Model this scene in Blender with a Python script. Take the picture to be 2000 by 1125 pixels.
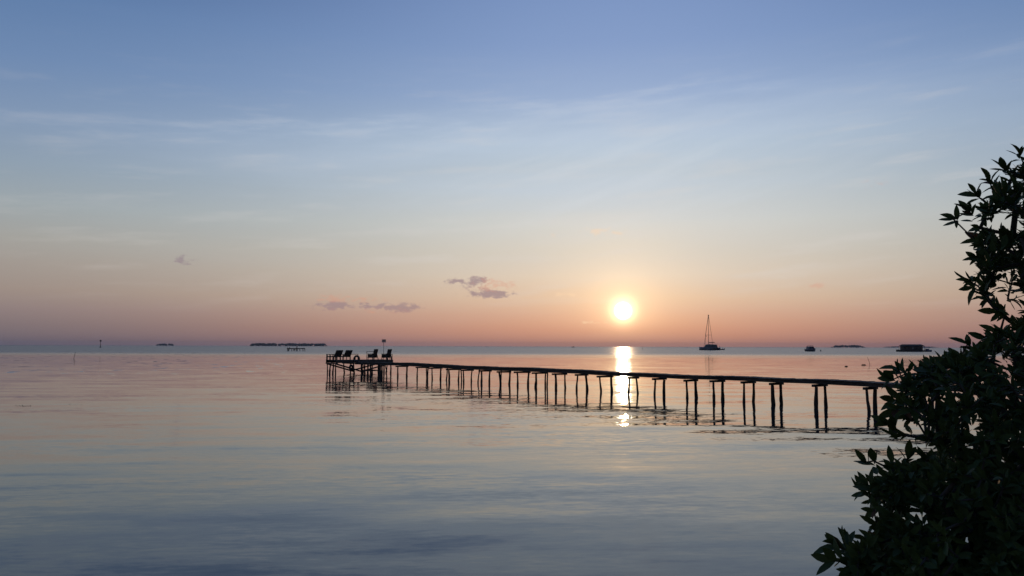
import bpy, math, random
from mathutils import Vector, Matrix, noise as mnoise

for o in list(bpy.data.objects):
    bpy.data.objects.remove(o, do_unlink=True)
sc = bpy.context.scene
col = sc.collection
R = math.radians
random.seed(7)

# ------------------------------------------------------------------ camera
F_PX = 1570.0                       # focal length in photo pixels (photo 2000 x 1125)
CAM_H = 2.6
PITCH = math.atan((676.0 - 562.5) / F_PX)
ROLL = R(0.155)
cam_d = bpy.data.cameras.new('camera')
cam = bpy.data.objects.new('camera', cam_d)
col.objects.link(cam)
cam_d.sensor_width = 36.0
cam_d.lens = 36.0 * F_PX / 2000.0
cam_d.clip_start = 0.05
cam_d.clip_end = 40000
CM = Matrix.Translation((0, 0, CAM_H)) @ Matrix.Rotation(math.pi / 2 + PITCH, 4, 'X') @ Matrix.Rotation(ROLL, 4, 'Z')
cam.matrix_world = CM
sc.camera = cam
CINV = CM.inverted()
CROT = CM.to_3x3()


def ray(px, py):
    return (CROT @ Vector(((px - 1000) / F_PX, (562.5 - py) / F_PX, -1))).normalized()


def at_z(px, py, z=0.0):
    d = ray(px, py)
    t = (z - CAM_H) / d.z
    return Vector((d.x * t, d.y * t, z))


def at_d(px, py, dist):
    d = ray(px, py)
    t = dist / d.y
    return Vector((d.x * t, dist, CAM_H + d.z * t))


def proj(p):
    q = CINV @ Vector(p)
    return (1000 - F_PX * q.x / q.z, 562.5 + F_PX * q.y / q.z)


# ------------------------------------------------------------------ render settings
sc.render.engine = 'CYCLES'
sc.view_settings.view_transform = 'Standard'
sc.view_settings.look = 'None'
sc.view_settings.exposure = 0.0
sc.view_settings.gamma = 1.0
sc.view_settings.use_curve_mapping = False
sc.cycles.use_denoising = True
sc.cycles.max_bounces = 6
sc.cycles.diffuse_bounces = 2
sc.cycles.glossy_bounces = 3
sc.cycles.volume_bounces = 0
sc.cycles.transparent_max_bounces = 8

# ------------------------------------------------------------------ sky
SUN_DIR = ray(1217, 607)
SUN_AZ = math.degrees(math.atan2(SUN_DIR.x, SUN_DIR.y))
SUN_EL = math.degrees(math.asin(SUN_DIR.z))


def lin(c):
    out = []
    for v in c:
        v = v / 255.0
        out.append(v / 12.92 if v <= 0.04045 else ((v + 0.055) / 1.055) ** 2.4)
    return tuple(out) + (1.0,)


class Nodes:
    """small wrapper for building node trees"""
    def __init__(self, tree):
        self.t = tree
        self.n = tree.nodes
        self.l = tree.links

    def new(self, typ, **kw):
        nd = self.n.new(typ)
        for k, v in kw.items():
            setattr(nd, k, v)
        return nd

    def put(self, sock, v):
        if hasattr(v, 'is_linked') or isinstance(v, bpy.types.NodeSocket):
            self.l.new(v, sock)
        else:
            sock.default_value = v

    def m(self, op, a, b=None, c=None, clamp=False):
        nd = self.new('ShaderNodeMath', operation=op)
        nd.use_clamp = clamp
        for i, v in enumerate((a, b, c)):
            if v is not None:
                self.put(nd.inputs[i], v)
        return nd.outputs[0]

    def smooth(self, v, lo, hi, a=0.0, b=1.0):
        nd = self.new('ShaderNodeMapRange', interpolation_type='SMOOTHSTEP')
        self.put(nd.inputs['Value'], v)
        nd.inputs['From Min'].default_value = lo
        nd.inputs['From Max'].default_value = hi
        nd.inputs['To Min'].default_value = a
        nd.inputs['To Max'].default_value = b
        return nd.outputs[0]

    def gauss(self, v, width):
        q = self.m('DIVIDE', v, width)
        return self.m('EXPONENT', self.m('MULTIPLY', self.m('MULTIPLY', q, q), -1.0))

    def mix(self, f, a, b, blend='MIX'):
        nd = self.new('ShaderNodeMix', data_type='RGBA', blend_type=blend)
        self.put(nd.inputs[0], f)
        self.put(nd.inputs[6], a)
        self.put(nd.inputs[7], b)
        return nd.outputs[2]

    def scale(self, c, f):
        nd = self.new('ShaderNodeVectorMath', operation='SCALE')
        self.put(nd.inputs[0], c)
        self.put(nd.inputs['Scale'], f)
        return nd.outputs[0]

    def add(self, a, b):
        nd = self.new('ShaderNodeVectorMath', operation='ADD')
        self.put(nd.inputs[0], a)
        self.put(nd.inputs[1], b)
        return nd.outputs[0]

    def noise(self, vec, scale, detail=2.0, rough=0.5, col=False):
        nd = self.new('ShaderNodeTexNoise')
        self.put(nd.inputs['Vector'], vec)
        nd.inputs['Scale'].default_value = scale
        nd.inputs['Detail'].default_value = detail
        nd.inputs['Roughness'].default_value = rough
        return nd.outputs['Color'] if col else nd.outputs['Fac']

    def vec(self, x, y, z):
        nd = self.new('ShaderNodeCombineXYZ')
        for i, v in enumerate((x, y, z)):
            self.put(nd.inputs[i], v)
        return nd.outputs[0]

    def ramp(self, v, stops, mode='LINEAR'):
        nd = self.new('ShaderNodeValToRGB')
        self.put(nd.inputs[0], v)
        cr = nd.color_ramp
        cr.interpolation = mode
        while len(cr.elements) < len(stops):
            cr.elements.new(0.5)
        for e, (p, c) in zip(cr.elements, stops):
            e.position = p
            e.color = c
        return nd.outputs[0]


world = bpy.data.worlds.new('World')
sc.world = world
world.use_nodes = True
world.cycles.sampling_method = 'MANUAL'
world.cycles.sample_map_resolution = 1024
W = Nodes(world.node_tree)
W.n.clear()
tc = W.new('ShaderNodeTexCoord')
sep = W.new('ShaderNodeSeparateXYZ')
W.l.new(tc.outputs['Generated'], sep.inputs[0])
vx, vy, vz = sep.outputs
elev = W.m('MULTIPLY', W.m('ARCSINE', vz), 180 / math.pi)          # degrees
elev = W.m('ABSOLUTE', elev)                                        # below the horizon: the same air
azim = W.m('MULTIPLY', W.m('ARCTAN2', vx, vy), 180 / math.pi)
daz = W.m('SUBTRACT', azim, SUN_AZ)
dist_az = W.m('ABSOLUTE', daz)
dist_az = W.m('MINIMUM', dist_az, W.m('SUBTRACT', 360.0, dist_az))


def stops(lst):
    return [((e / 40.0) ** 0.5, lin(c)) for e, c in lst]


eu = W.m('POWER', W.m('DIVIDE', elev, 40.0, clamp=True), 0.5)
# colour of the hazy evening air by height, away from the sun and under the sun
far_sky = W.ramp(eu, stops([
    (0.0, (104, 100, 115)), (0.5, (112, 107, 117)), (1.3, (124, 116, 121)), (2.2, (138, 126, 128)), (3.4, (153, 139, 133)), (5.0, (158, 149, 143)),
    (6.6, (161, 160, 156)), (8.6, (153, 163, 168)), (11.0, (138, 156, 174)), (14.0, (124, 147, 179)), (17.5, (106, 135, 176)),
    (21.0, (92, 124, 168)), (25.0, (62, 95, 144)), (40.0, (52, 80, 128))]))
near_sky = W.ramp(eu, stops([
    (0.0, (182, 130, 120)), (0.5, (194, 136, 117)), (1.2, (206, 148, 124)), (2.2, (213, 166, 140)), (3.4, (219, 190, 164)), (5.0, (219, 205, 187)),
    (6.6, (212, 207, 196)), (8.6, (209, 212, 209)), (11.0, (196, 207, 214)), (14.0, (182, 200, 217)), (17.5, (153, 176, 211)),
    (21.0, (133, 159, 203)), (25.0, (122, 149, 196)), (40.0, (82, 110, 160))]))
w_az = W.gauss(dist_az, 26.0)
base = W.mix(w_az, far_sky, near_sky)
# a share of the physical sky for the same low sun
nish = W.new('ShaderNodeTexSky', sky_type='NISHITA')
nish.sun_disc = False
nish.sun_elevation = R(SUN_EL)
nish.sun_rotation = R(SUN_AZ)
nish.air_density = 1.0
nish.dust_density = 2.0
nish.ozone_density = 2.0
base = W.mix(0.05, base, W.scale(nish.outputs[0], 0.12))
# the half of the sky away from the sun is dimmer
base = W.scale(base, W.smooth(dist_az, 42.0, 130.0, 1.0, 0.45))
# thin high veil, streaked
sv = W.vec(W.m('MULTIPLY', azim, 0.028), W.m('MULTIPLY', elev, 0.30), 3.7)
streak = W.noise(sv, 1.0, 4.0, 0.55)
sv2 = W.vec(W.m('ADD', W.m('MULTIPLY', azim, 0.10), W.m('MULTIPLY', elev, 0.10)), W.m('SUBTRACT', W.m('MULTIPLY', elev, 0.85), W.m('MULTIPLY', azim, 0.06)), 9.1)
streak2 = W.noise(sv2, 1.0, 5.0, 0.6)
line_el = W.m('ADD', W.m('MULTIPLY', azim, 0.085), 16.9)
under = W.m('SUBTRACT', W.m('ADD', line_el, W.m('MULTIPLY', W.m('SUBTRACT', streak2, 0.5), 4.0)), elev)
veil = W.m('MULTIPLY', W.smooth(under, -1.0, 3.4), W.smooth(under, 3.0, 11.0, 1.0, 0.15))
veil = W.m('MULTIPLY', veil, W.smooth(streak, 0.30, 0.68))
veil = W.m('MULTIPLY', veil, W.m('MULTIPLY', W.gauss(dist_az, 42.0), W.m('MULTIPLY', W.smooth(azim, 12.0, 30.0, 1.0, 0.35), W.smooth(azim, -34.0, -4.0, 0.2, 1.0))))
base = W.mix(W.m('MULTIPLY', veil, 0.42), base, lin((196, 210, 228)))
wisp = W.m('MULTIPLY', W.smooth(streak2, 0.50, 0.72), W.smooth(elev, 22.0, 12.0))
wisp = W.m('MULTIPLY', wisp, W.m('MULTIPLY', W.smooth(elev, 1.5, 5.0), W.smooth(azim, -34.0, -4.0, 0.5, 1.0)))
base = W.mix(W.m('MULTIPLY', wisp, 0.22), base, lin((222, 216, 212)))
crest = W.m('MULTIPLY', W.gauss(W.m('SUBTRACT', under, 1.2), 1.0), W.m('MULTIPLY', W.smooth(streak2, 0.35, 0.7), W.m('MULTIPLY', W.smooth(azim, 16.0, 24.0, 1.0, 0.0), W.smooth(azim, -30.0, -6.0, 0.15, 1.0))))
base = W.mix(W.m('MULTIPLY', crest, 0.20), base, lin((200, 213, 230)))
fan = W.noise(W.vec(W.m('ADD', W.m('MULTIPLY', azim, 0.07), W.m('MULTIPLY', elev, 0.05)), W.m('SUBTRACT', W.m('MULTIPLY', elev, 0.75), W.m('MULTIPLY', azim, 0.24)), 21.0), 1.0, 5.0, 0.6)
fan = W.m('MULTIPLY', W.smooth(fan, 0.45, 0.70), W.m('MULTIPLY', W.gauss(W.m('SUBTRACT', elev, 12.0), 3.4), W.gauss(W.m('SUBTRACT', azim, 8.0), 12.0)))
base = W.mix(W.m('MULTIPLY', fan, 0.30), base, lin((216, 221, 226)))

# small low clouds: puffs given by bearing and height, broken up by noise
cn = W.noise(W.vec(azim, W.m('MULTIPLY', elev, 1.8), 1.3), 1.9, 7.0, 0.6)
cn2 = W.noise(W.vec(azim, W.m('MULTIPLY', elev, 2.2), 5.3), 0.7, 3.0, 0.5)


def cloud_mask(puffs, lo, hi):
    tot = None
    for (px, py, rx, ry, s) in puffs:
        d = ray(px, py)
        a0 = math.degrees(math.atan2(d.x, d.y))
        e0 = math.degrees(math.asin(d.z))
        da = W.m('DIVIDE', W.m('SUBTRACT', azim, a0), math.degrees(rx / F_PX))
        de = W.m('DIVIDE', W.m('SUBTRACT', elev, e0), math.degrees(ry / F_PX))
        r2 = W.m('ADD', W.m('MULTIPLY', da, da), W.m('MULTIPLY', de, de))
        g = W.m('MULTIPLY', W.m('EXPONENT', W.m('MULTIPLY', r2, -1.0)), s)
        tot = g if tot is None else W.m('ADD', tot, g)
    v = W.m('ADD', W.m('ADD', tot, -0.34), W.m('MULTIPLY', W.m('SUBTRACT', cn, 0.51), 4.6))
    v = W.m('MULTIPLY', v, W.smooth(tot, 0.05, 0.45))
    return W.smooth(v, lo - 0.16, hi + 0.1)


dark = cloud_mask([(886, 549, 20, 6, .9), (924, 553, 24, 10, 1.2), (948, 574, 46, 8, 1.25), (936, 546, 16, 7, .9), (975, 572, 20, 6, .8)], .10, .85)
base = W.mix(W.m('MULTIPLY', dark, 0.70), base, lin((148, 124, 134)))
bank = cloud_mask([(645, 598, 40, 8, 1.0), (785, 602, 34, 9, 1.15), (725, 598, 70, 7, .9), (360, 508, 22, 9, .9)], .16, .75)
base = W.mix(W.m('MULTIPLY', bank, 0.50), base, lin((138, 116, 132)))
rosy = cloud_mask([(958, 556, 44, 15, 1.05), (997, 555, 12, 6, .8), (650, 582, 40, 7, .95), (715, 585, 50, 6, .8), (1590, 558, 30, 7, .8), (1705, 357, 30, 18, .45), (730, 607, 110, 9, .5)], .16, .85)
base = W.mix(W.m('MULTIPLY', rosy, 0.34), base, lin((222, 152, 126)))
bright = cloud_mask([(1172, 454, 46, 10, .9), (1112, 575, 30, 6, .95), (1165, 630, 30, 4, .9), (1075, 462, 24, 7, .5)], .16, .85)
base = W.mix(W.m('MULTIPLY', bright, 0.45), base, lin((246, 212, 176)))

# aureole and disc of the low sun
dotn = W.new('ShaderNodeVectorMath', operation='DOT_PRODUCT')
W.l.new(tc.outputs['Generated'], dotn.inputs[0])
dotn.inputs[1].default_value = SUN_DIR
ang = W.m('MULTIPLY', W.m('ARCCOSINE', W.m('MINIMUM', dotn.outputs['Value'], 1.0)), 180 / math.pi)
low = W.smooth(elev, 0.0, 2.2, 0.25, 1.0)                            # thick air at the sea line swallows the glow
g1 = W.scale((1.0, 0.66, 0.30), W.m('MULTIPLY', W.gauss(ang, 4.6), W.m('MULTIPLY', low, 0.20)))
g2 = W.scale((1.0, 0.72, 0.36), W.m('MULTIPLY', W.gauss(ang, 2.0), W.m('MULTIPLY', low, 0.30)))
g3 = W.scale((1.0, 0.94, 0.50), W.m('MULTIPLY', W.gauss(ang, 0.76), 1.5))
g4 = W.scale((1.0, 0.93, 0.75), W.m('MULTIPLY', W.smooth(ang, 0.66, 0.42), 9.0))
glow = W.add(W.add(g1, g2), W.add(g3, g4))
base = W.add(base, glow)
bg = W.new('ShaderNodeBackground')
W.l.new(base, bg.inputs['Color'])
bg.inputs['Strength'].default_value = 1.0
wo = W.new('ShaderNodeOutputWorld')
W.l.new(bg.outputs[0], wo.inputs['Surface'])

# ------------------------------------------------------------------ sun lamp
sun_d = bpy.data.lights.new('sun', 'SUN')
sun_d.energy = 0.2
sun_d.angle = R(0.53)
sun_d.color = (1.0, 0.62, 0.34)
sun = bpy.data.objects.new('sun', sun_d)
col.objects.link(sun)
sun.rotation_euler = SUN_DIR.to_track_quat('Z', 'Y').to_euler()
sun.location = (0, 0, 60)


# ------------------------------------------------------------------ materials
def material(name, c1, c2=None, scale=6.0, rough=0.7, stretch=(1, 1, 1), bump=0.0, metal=0.0, detail=4.0, spec=0.5):
    mt = bpy.data.materials.new(name)
    mt.use_nodes = True
    N = Nodes(mt.node_tree)
    p = N.n['Principled BSDF']
    p.inputs['Roughness'].default_value = rough
    p.inputs['Metallic'].default_value = metal
    p.inputs['Specular IOR Level'].default_value = spec
    if c2 is None:
        c2 = tuple(v * 0.6 for v in c1)
    t = N.new('ShaderNodeTexCoord')
    mp = N.new('ShaderNodeMapping')
    N.l.new(t.outputs['Object'], mp.inputs[0])
    mp.inputs['Scale'].default_value = stretch
    nz = N.noise(mp.outputs[0], scale, detail, 0.6)
    oi = N.new('ShaderNodeObjectInfo')
    f = N.smooth(nz, 0.3, 0.7)
    c = N.mix(f, tuple(c1) + (1,), tuple(c2) + (1,))
    hv = N.new('ShaderNodeHueSaturation')
    N.l.new(c, hv.inputs['Color'])
    N.l.new(N.m('ADD', N.m('MULTIPLY', oi.outputs['Random'], 0.5), 0.75), hv.inputs['Value'])
    N.l.new(hv.outputs[0], p.inputs['Base Color'])
    if bump:
        b = N.new('ShaderNodeBump')
        b.inputs['Strength'].default_value = 0.6
        b.inputs['Distance'].default_value = bump
        N.l.new(nz, b.inputs['Height'])
        N.l.new(b.outputs[0], p.inputs['Normal'])
    return mt


M = {}
M['pile'] = material('pile_wood', (0.075, 0.055, 0.042), (0.035, 0.027, 0.022), 9, 0.85, (1, 1, 0.25), 0.012)
M['deck'] = material('deck_wood', (0.17, 0.14, 0.115), (0.10, 0.08, 0.065), 7, 0.8, (1, 0.25, 1), 0.004)
M['beam'] = material('beam_wood', (0.11, 0.085, 0.065), (0.06, 0.045, 0.036), 6, 0.82, (0.4, 1, 1), 0.004)
M['chair'] = material('chair_wood', (0.085, 0.06, 0.042), (0.05, 0.036, 0.026), 9, 0.6, (1, 1, 0.4), 0.002)
M['rope'] = material('rope', (0.20, 0.16, 0.10), (0.11, 0.09, 0.06), 40, 0.9)
M['rubber'] = material('rubber', (0.022, 0.022, 0.022), (0.03, 0.03, 0.028), 12, 0.75)
M['buoy_red'] = material('buoy_shell', (0.10, 0.035, 0.02), (0.07, 0.026, 0.018), 5, 0.6)
M['buoy_white'] = material('buoy_band', (0.20, 0.19, 0.17), (0.14, 0.13, 0.12), 5, 0.5)
M['board'] = material('sign_board', (0.62, 0.60, 0.58), (0.52, 0.50, 0.48), 6, 0.5)
bt = Nodes(M['board'].node_tree)                       # thin plastic sheet lets some sky through
tl = bt.new('ShaderNodeBsdfTranslucent')
tl.inputs['Color'].default_value = (0.72, 0.62, 0.58, 1)
mxs = bt.new('ShaderNodeMixShader')
mxs.inputs[0].default_value = 0.55
bt.l.new(bt.n['Principled BSDF'].outputs[0], mxs.inputs[1])
bt.l.new(tl.outputs[0], mxs.inputs[2])
bt.l.new(mxs.outputs[0], bt.n['Material Output'].inputs['Surface'])
M['ink'] = material('sign_ink', (0.04, 0.03, 0.03), None, 6, 0.6)
M['metal'] = material('dark_metal', (0.08, 0.08, 0.085), (0.05, 0.045, 0.04), 10, 0.5, (1, 1, 1), 0, 0.6)
M['hull'] = material('hull_paint', (0.11, 0.13, 0.16), (0.08, 0.095, 0.12), 1.2, 0.4)
M['cabin'] = material('cabin_paint', (0.09, 0.10, 0.13), (0.07, 0.08, 0.10), 1.2, 0.45)
M['glass'] = material('dark_glass', (0.015, 0.02, 0.025), None, 3, 0.08)
M['sail'] = material('furled_sail', (0.14, 0.10, 0.08), (0.09, 0.07, 0.06), 3, 0.8)
M['spar'] = material('spar', (0.16, 0.12, 0.10), None, 3, 0.5)
M['thatch'] = material('thatch', (0.06, 0.05, 0.04), (0.035, 0.03, 0.025), 5, 0.9, (1, 1, 1), 0.05)
M['plank_wall'] = material('plank_wall', (0.065, 0.055, 0.045), (0.04, 0.034, 0.028), 4, 0.8)
M['blue'] = material('blue_paint', (0.06, 0.10, 0.22), (0.05, 0.08, 0.17), 3, 0.5)
M['lamp_glass'] = material('window_pane', (0.30, 0.30, 0.28), None, 3, 0.2)
M['sand'] = material('sand', (0.34, 0.28, 0.20), (0.24, 0.20, 0.14), 1.4, 0.95, (1, 1, 1), 0.03, 0, 8)
M['wood_far'] = material('island_foliage', (0.04, 0.06, 0.035), (0.025, 0.04, 0.025), 0.1, 0.9)
M['bark'] = material('bark', (0.10, 0.085, 0.07), (0.055, 0.048, 0.04), 14, 0.9, (1, 1, 0.3), 0.006)
M['weed'] = material('seagrass', (0.03, 0.035, 0.02), (0.02, 0.022, 0.014), 8, 0.8)


def leaf_material(name, c1, c2):
    mt = bpy.data.materials.new(name)
    mt.use_nodes = True
    N = Nodes(mt.node_tree)
    p = N.n['Principled BSDF']
    t = N.new('ShaderNodeTexCoord')
    geo = N.new('ShaderNodeNewGeometry')
    oi = N.new('ShaderNodeObjectInfo')
    nz = N.noise(geo.outputs['Position'], 4.0, 2.0, 0.5)
    nz2 = N.noise(geo.outputs['Position'], 30.0, 2.0, 0.5)
    f = N.m('ADD', N.m('MULTIPLY', nz, 1.1), N.m('SUBTRACT', N.m('MULTIPLY', nz2, 0.5), 0.3), clamp=True)
    c = N.mix(f, tuple(c1) + (1,), tuple(c2) + (1,))
    N.l.new(c, p.inputs['Base Color'])
    p.inputs['Roughness'].default_value = 0.55
    p.inputs['Specular IOR Level'].default_value = 0.22
    tr = N.new('ShaderNodeBsdfTranslucent')
    N.l.new(c, tr.inputs['Color'])
    mx = N.new('ShaderNodeMixShader')
    mx.inputs[0].default_value = 0.16
    N.l.new(p.outputs[0], mx.inputs[1])
    N.l.new(tr.outputs[0], mx.inputs[2])
    N.l.new(mx.outputs[0], N.n['Material Output'].inputs['Surface'])
    return mt


M['leaf'] = leaf_material('leaf_green', (0.034, 0.058, 0.016), (0.085, 0.125, 0.030))
M['leaf_old'] = leaf_material('leaf_rust', (0.16, 0.06, 0.02), (0.10, 0.05, 0.02))


# ------------------------------------------------------------------ mesh helpers
class MB:
    def __init__(self):
        self.v = []
        self.f = []

    def add(self, verts, faces):
        o = len(self.v)
        self.v += [tuple(p) for p in verts]
        self.f += [tuple(i + o for i in f) for f in faces]
        return self

    def box(self, c, size, rot=None, taper=1.0):
        hx, hy, hz = size[0] / 2, size[1] / 2, size[2] / 2
        pts = []
        for dz in (-1, 1):
            k = taper if dz > 0 else 1.0
            for dx, dy in ((-1, -1), (1, -1), (1, 1), (-1, 1)):
                p = Vector((dx * hx * k, dy * hy * k, dz * hz))
                if rot is not None:
                    p = rot @ p
                pts.append(Vector(c) + p)
        return self.add(pts, [(3, 2, 1, 0), (4, 5, 6, 7), (0, 1, 5, 4), (1, 2, 6, 5), (2, 3, 7, 6), (3, 0, 4, 7)])

    def beam(self, a, b, w, h, up=(0, 0, 1)):
        a, b = Vector(a), Vector(b)
        d = b - a
        L = d.length
        x = d / L
        y = Vector(up).cross(x)
        if y.length < 1e-4:
            y = Vector((1, 0, 0)).cross(x)
        y.normalize()
        z = x.cross(y)
        rot = Matrix((x, y, z)).transposed()
        return self.box((a + b) / 2, (L, w, h), rot)

    def tube(self, pts, radii, n=8, caps=True):
        pts = [Vector(p) for p in pts]
        if not hasattr(radii, '__len__'):
            radii = [radii] * len(pts)
        vs, fs = [], []
        ref = None
        for i, p in enumerate(pts):
            if i == 0:
                d = pts[1] - p
            elif i == len(pts) - 1:
                d = p - pts[i - 1]
            else:
                d = pts[i + 1] - pts[i - 1]
            d.normalize()
            if ref is None:
                ref = Vector((0, 0, 1)).cross(d)
                if ref.length < 0.05:
                    ref = Vector((1, 0, 0)).cross(d)
            x = (ref - d * ref.dot(d)).normalized()
            y = d.cross(x)
            ref = x
            for k in range(n):
                a = 2 * math.pi * k / n
                vs.append(p + (x * math.cos(a) + y * math.sin(a)) * radii[i])
        for i in range(len(pts) - 1):
            for k in range(n):
                k2 = (k + 1) % n
                fs.append((i * n + k, i * n + k2, (i + 1) * n + k2, (i + 1) * n + k))
        if caps:
            fs.append(tuple(reversed(range(n))))
            fs.append(tuple(range((len(pts) - 1) * n, len(pts) * n)))
        return self.add(vs, fs)

    def torus(self, c, axis, R0, r0, n=28, k=10, a0=0.0, a1=2 * math.pi, out=0.0):
        q = Vector(axis).to_track_quat('Z', 'Y')
        full = abs(a1 - a0 - 2 * math.pi) < 1e-6
        vs, fs = [], []
        cnt = n if full else n + 1
        for i in range(cnt):
            a = a0 + (a1 - a0) * i / n
            for j in range(k):
                b = 2 * math.pi * j / k
                rr = R0 + (r0 + out) * math.cos(b)
                vs.append(Vector(c) + q @ Vector((rr * math.cos(a), rr * math.sin(a), (r0 + out) * math.sin(b))))
        for i in range(n):
            i2 = (i + 1) % cnt
            for j in range(k):
                j2 = (j + 1) % k
                fs.append((i * k + j, i2 * k + j, i2 * k + j2, i * k + j2))
        return self.add(vs, fs)

    def loft(self, rings, caps=True):
        n = len(rings[0])
        vs = [p for r in rings for p in r]
        fs = []
        for i in range(len(rings) - 1):
            for k in range(n):
                k2 = (k + 1) % n
                fs.append((i * n + k, i * n + k2, (i + 1) * n + k2, (i + 1) * n + k))
        if caps:
            fs.append(tuple(reversed(range(n))))
            fs.append(tuple(range((len(rings) - 1) * n, len(rings) * n)))
        return self.add(vs, fs)

    def mesh(self, name, mat, smooth=False, off=None):
        me = bpy.data.meshes.new(name)
        vs = self.v if off is None else [(x - off[0], y - off[1], z - off[2]) for x, y, z in self.v]
        me.from_pydata(vs, [], self.f)
        me.materials.append(mat)
        if smooth:
            me.polygons.foreach_set('use_smooth', [True] * len(me.polygons))
        me.update()
        return me

    def build(self, name, mat, parent=None, smooth=False, off=None):
        return link(name, self.mesh(name, mat, smooth, off), parent)


def link(name, me, parent=None):
    o = bpy.data.objects.new(name, me)
    col.objects.link(o)
    if parent is not None:
        o.parent = parent
    return o


def tag(o, label=None, cat=None, group=None, kind=None):
    if label:
        o['label'] = label
    if cat:
        o['category'] = cat
    if group:
        o['group'] = group
    if kind:
        o['kind'] = kind
    return o


def thing(name, label, cat, loc=(0, 0, 0), rz=0.0, group=None):
    o = bpy.data.objects.new(name, None)
    o.empty_display_size = 0.3
    col.objects.link(o)
    o.location = loc
    o.rotation_euler = (0, 0, rz)
    return tag(o, label, cat, group)


def copy_tree(o, parent=None):
    c = o.copy()
    col.objects.link(c)
    c.parent = parent
    for ch in list(o.children):
        copy_tree(ch, c)
    return c


# ------------------------------------------------------------------ sea
def make_sea():
    RAD = 6500.0
    radii = [0.0, 4, 8, 14, 24, 40, 70, 120, 200, 350, 600, 1000, 1800, 3200, 5000, RAD]
    n = 96
    vs = [(0, 0, 0)]
    fs = []
    for r in radii[1:]:
        for k in range(n):
            a = 2 * math.pi * k / n
            vs.append((r * math.cos(a), r * math.sin(a), 0))
    for k in range(n):
        fs.append((0, 1 + k, 1 + (k + 1) % n))
    for i in range(len(radii) - 2):
        for k in range(n):
            k2 = (k + 1) % n
            a = 1 + i * n
            b = 1 + (i + 1) * n
            fs.append((a + k, b + k, b + k2, a + k2))
    mt = bpy.data.materials.new('sea_water')
    mt.use_nodes = True
    N = Nodes(mt.node_tree)
    p = N.n['Principled BSDF']
    p.inputs['Base Color'].default_value = (0.016, 0.030, 0.038, 1)
    p.inputs['Roughness'].default_value = 0.03
    p.inputs['IOR'].default_value = 1.333
    t = N.new('ShaderNodeTexCoord')
    s = N.new('ShaderNodeSeparateXYZ')
    N.l.new(t.outputs['Object'], s.inputs[0])
    x, y, _ = s.outputs
    # wavelets drift slightly across the view
    xr = N.m('ADD', x, N.m('MULTIPLY', y, 0.18))
    yr = N.m('SUBTRACT', y, N.m('MULTIPLY', x, 0.10))

    def slopes(sx, sy, z, detail, amp_x, amp_y, rough=0.5):
        c = N.noise(N.vec(N.m('MULTIPLY', xr, sx), N.m('MULTIPLY', yr, sy), z), 1.0, detail, rough, col=True)
        q = N.new('ShaderNodeSeparateColor')
        N.l.new(c, q.inputs[0])
        return (N.m('MULTIPLY', N.m('SUBTRACT', q.outputs[0], 0.5), amp_x),
                N.m('MULTIPLY', N.m('SUBTRACT', q.outputs[1], 0.5), amp_y))

    # where the breeze touches the water: beyond the reef edge, and in cat's paws
    edge = N.noise(N.vec(N.m('MULTIPLY', x, 0.006), N.m('MULTIPLY', y, 0.012), 2.0), 1.0, 3.0, 0.6)
    far_m = N.smooth(N.m('ADD', y, N.m('MULTIPLY', N.m('SUBTRACT', edge, 0.5), 110.0)), 130.0, 330.0)
    paw = N.noise(N.vec(N.m('MULTIPLY', xr, 0.10), N.m('MULTIPLY', yr, 0.22), 7.0), 1.0, 3.0, 0.6)
    paw_m = N.m('MULTIPLY', N.smooth(paw, 0.42, 0.72), N.smooth(y, 8.0, 26.0, 0.55, 1.0))
    s1 = slopes(0.22, 0.75, 1.0, 2.0, 0.030, 0.110)           # slow swell
    s2 = slopes(1.1, 4.2, 4.0, 3.0, 0.040, 0.090, 0.6)        # ripples
    s3 = slopes(3.0, 9.5, 8.0, 3.0, 0.06, 0.15, 0.6)              # fine ripples
    s4 = slopes(0.9, 1.9, 11.0, 4.0, 0.10, 0.20, 0.7)         # ruffled water far out
    k2 = N.m('MULTIPLY', N.m('ADD', N.m('MULTIPLY', paw_m, 1.0), 0.45), N.smooth(y, 9.0, 32.0, 0.55, 1.0))
    near_fade = N.smooth(y, 8.0, 60.0, 1.0, 0.62)

    dn = N.noise(N.vec(N.m('MULTIPLY', xr, 0.55), N.m('MULTIPLY', yr, 0.20), 15.0), 1.0, 2.0, 0.5)
    dash = N.m('MULTIPLY', N.smooth(dn, 0.635, 0.665), N.m('MULTIPLY', N.smooth(y, 62.0, 95.0), N.smooth(N.m('ADD', x, N.m('MULTIPLY', y, 0.25)), 8.0, -45.0)))
    dash = N.m('MULTIPLY', dash, 0.42)

    def tot(i):
        a = N.m('MULTIPLY', N.m('ADD', s1[i], N.m('MULTIPLY', N.m('ADD', s2[i], s3[i]), k2)), near_fade)
        if i == 1:                                   # short cat's paws on the flat, mostly to the left
            a = N.m('SUBTRACT', a, dash)
        return N.m('ADD', a, N.m('MULTIPLY', s4[i], far_m))
    N.l.new(N.m('ADD', N.m('MULTIPLY', far_m, 0.27), 0.025), p.inputs['Roughness'])
    nv = N.vec(tot(0), tot(1), 1.0)
    nn = N.new('ShaderNodeVectorMath', operation='NORMALIZE')
    N.l.new(nv, nn.inputs[0])
    N.l.new(nn.outputs[0], p.inputs['Normal'])
    me = bpy.data.meshes.new('sea')
    me.from_pydata(vs, [], fs)
    me.materials.append(mt)
    o = link('sea', me)
    tag(o, 'calm evening sea reflecting the pink and blue sky', kind='structure')


make_sea()


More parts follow.
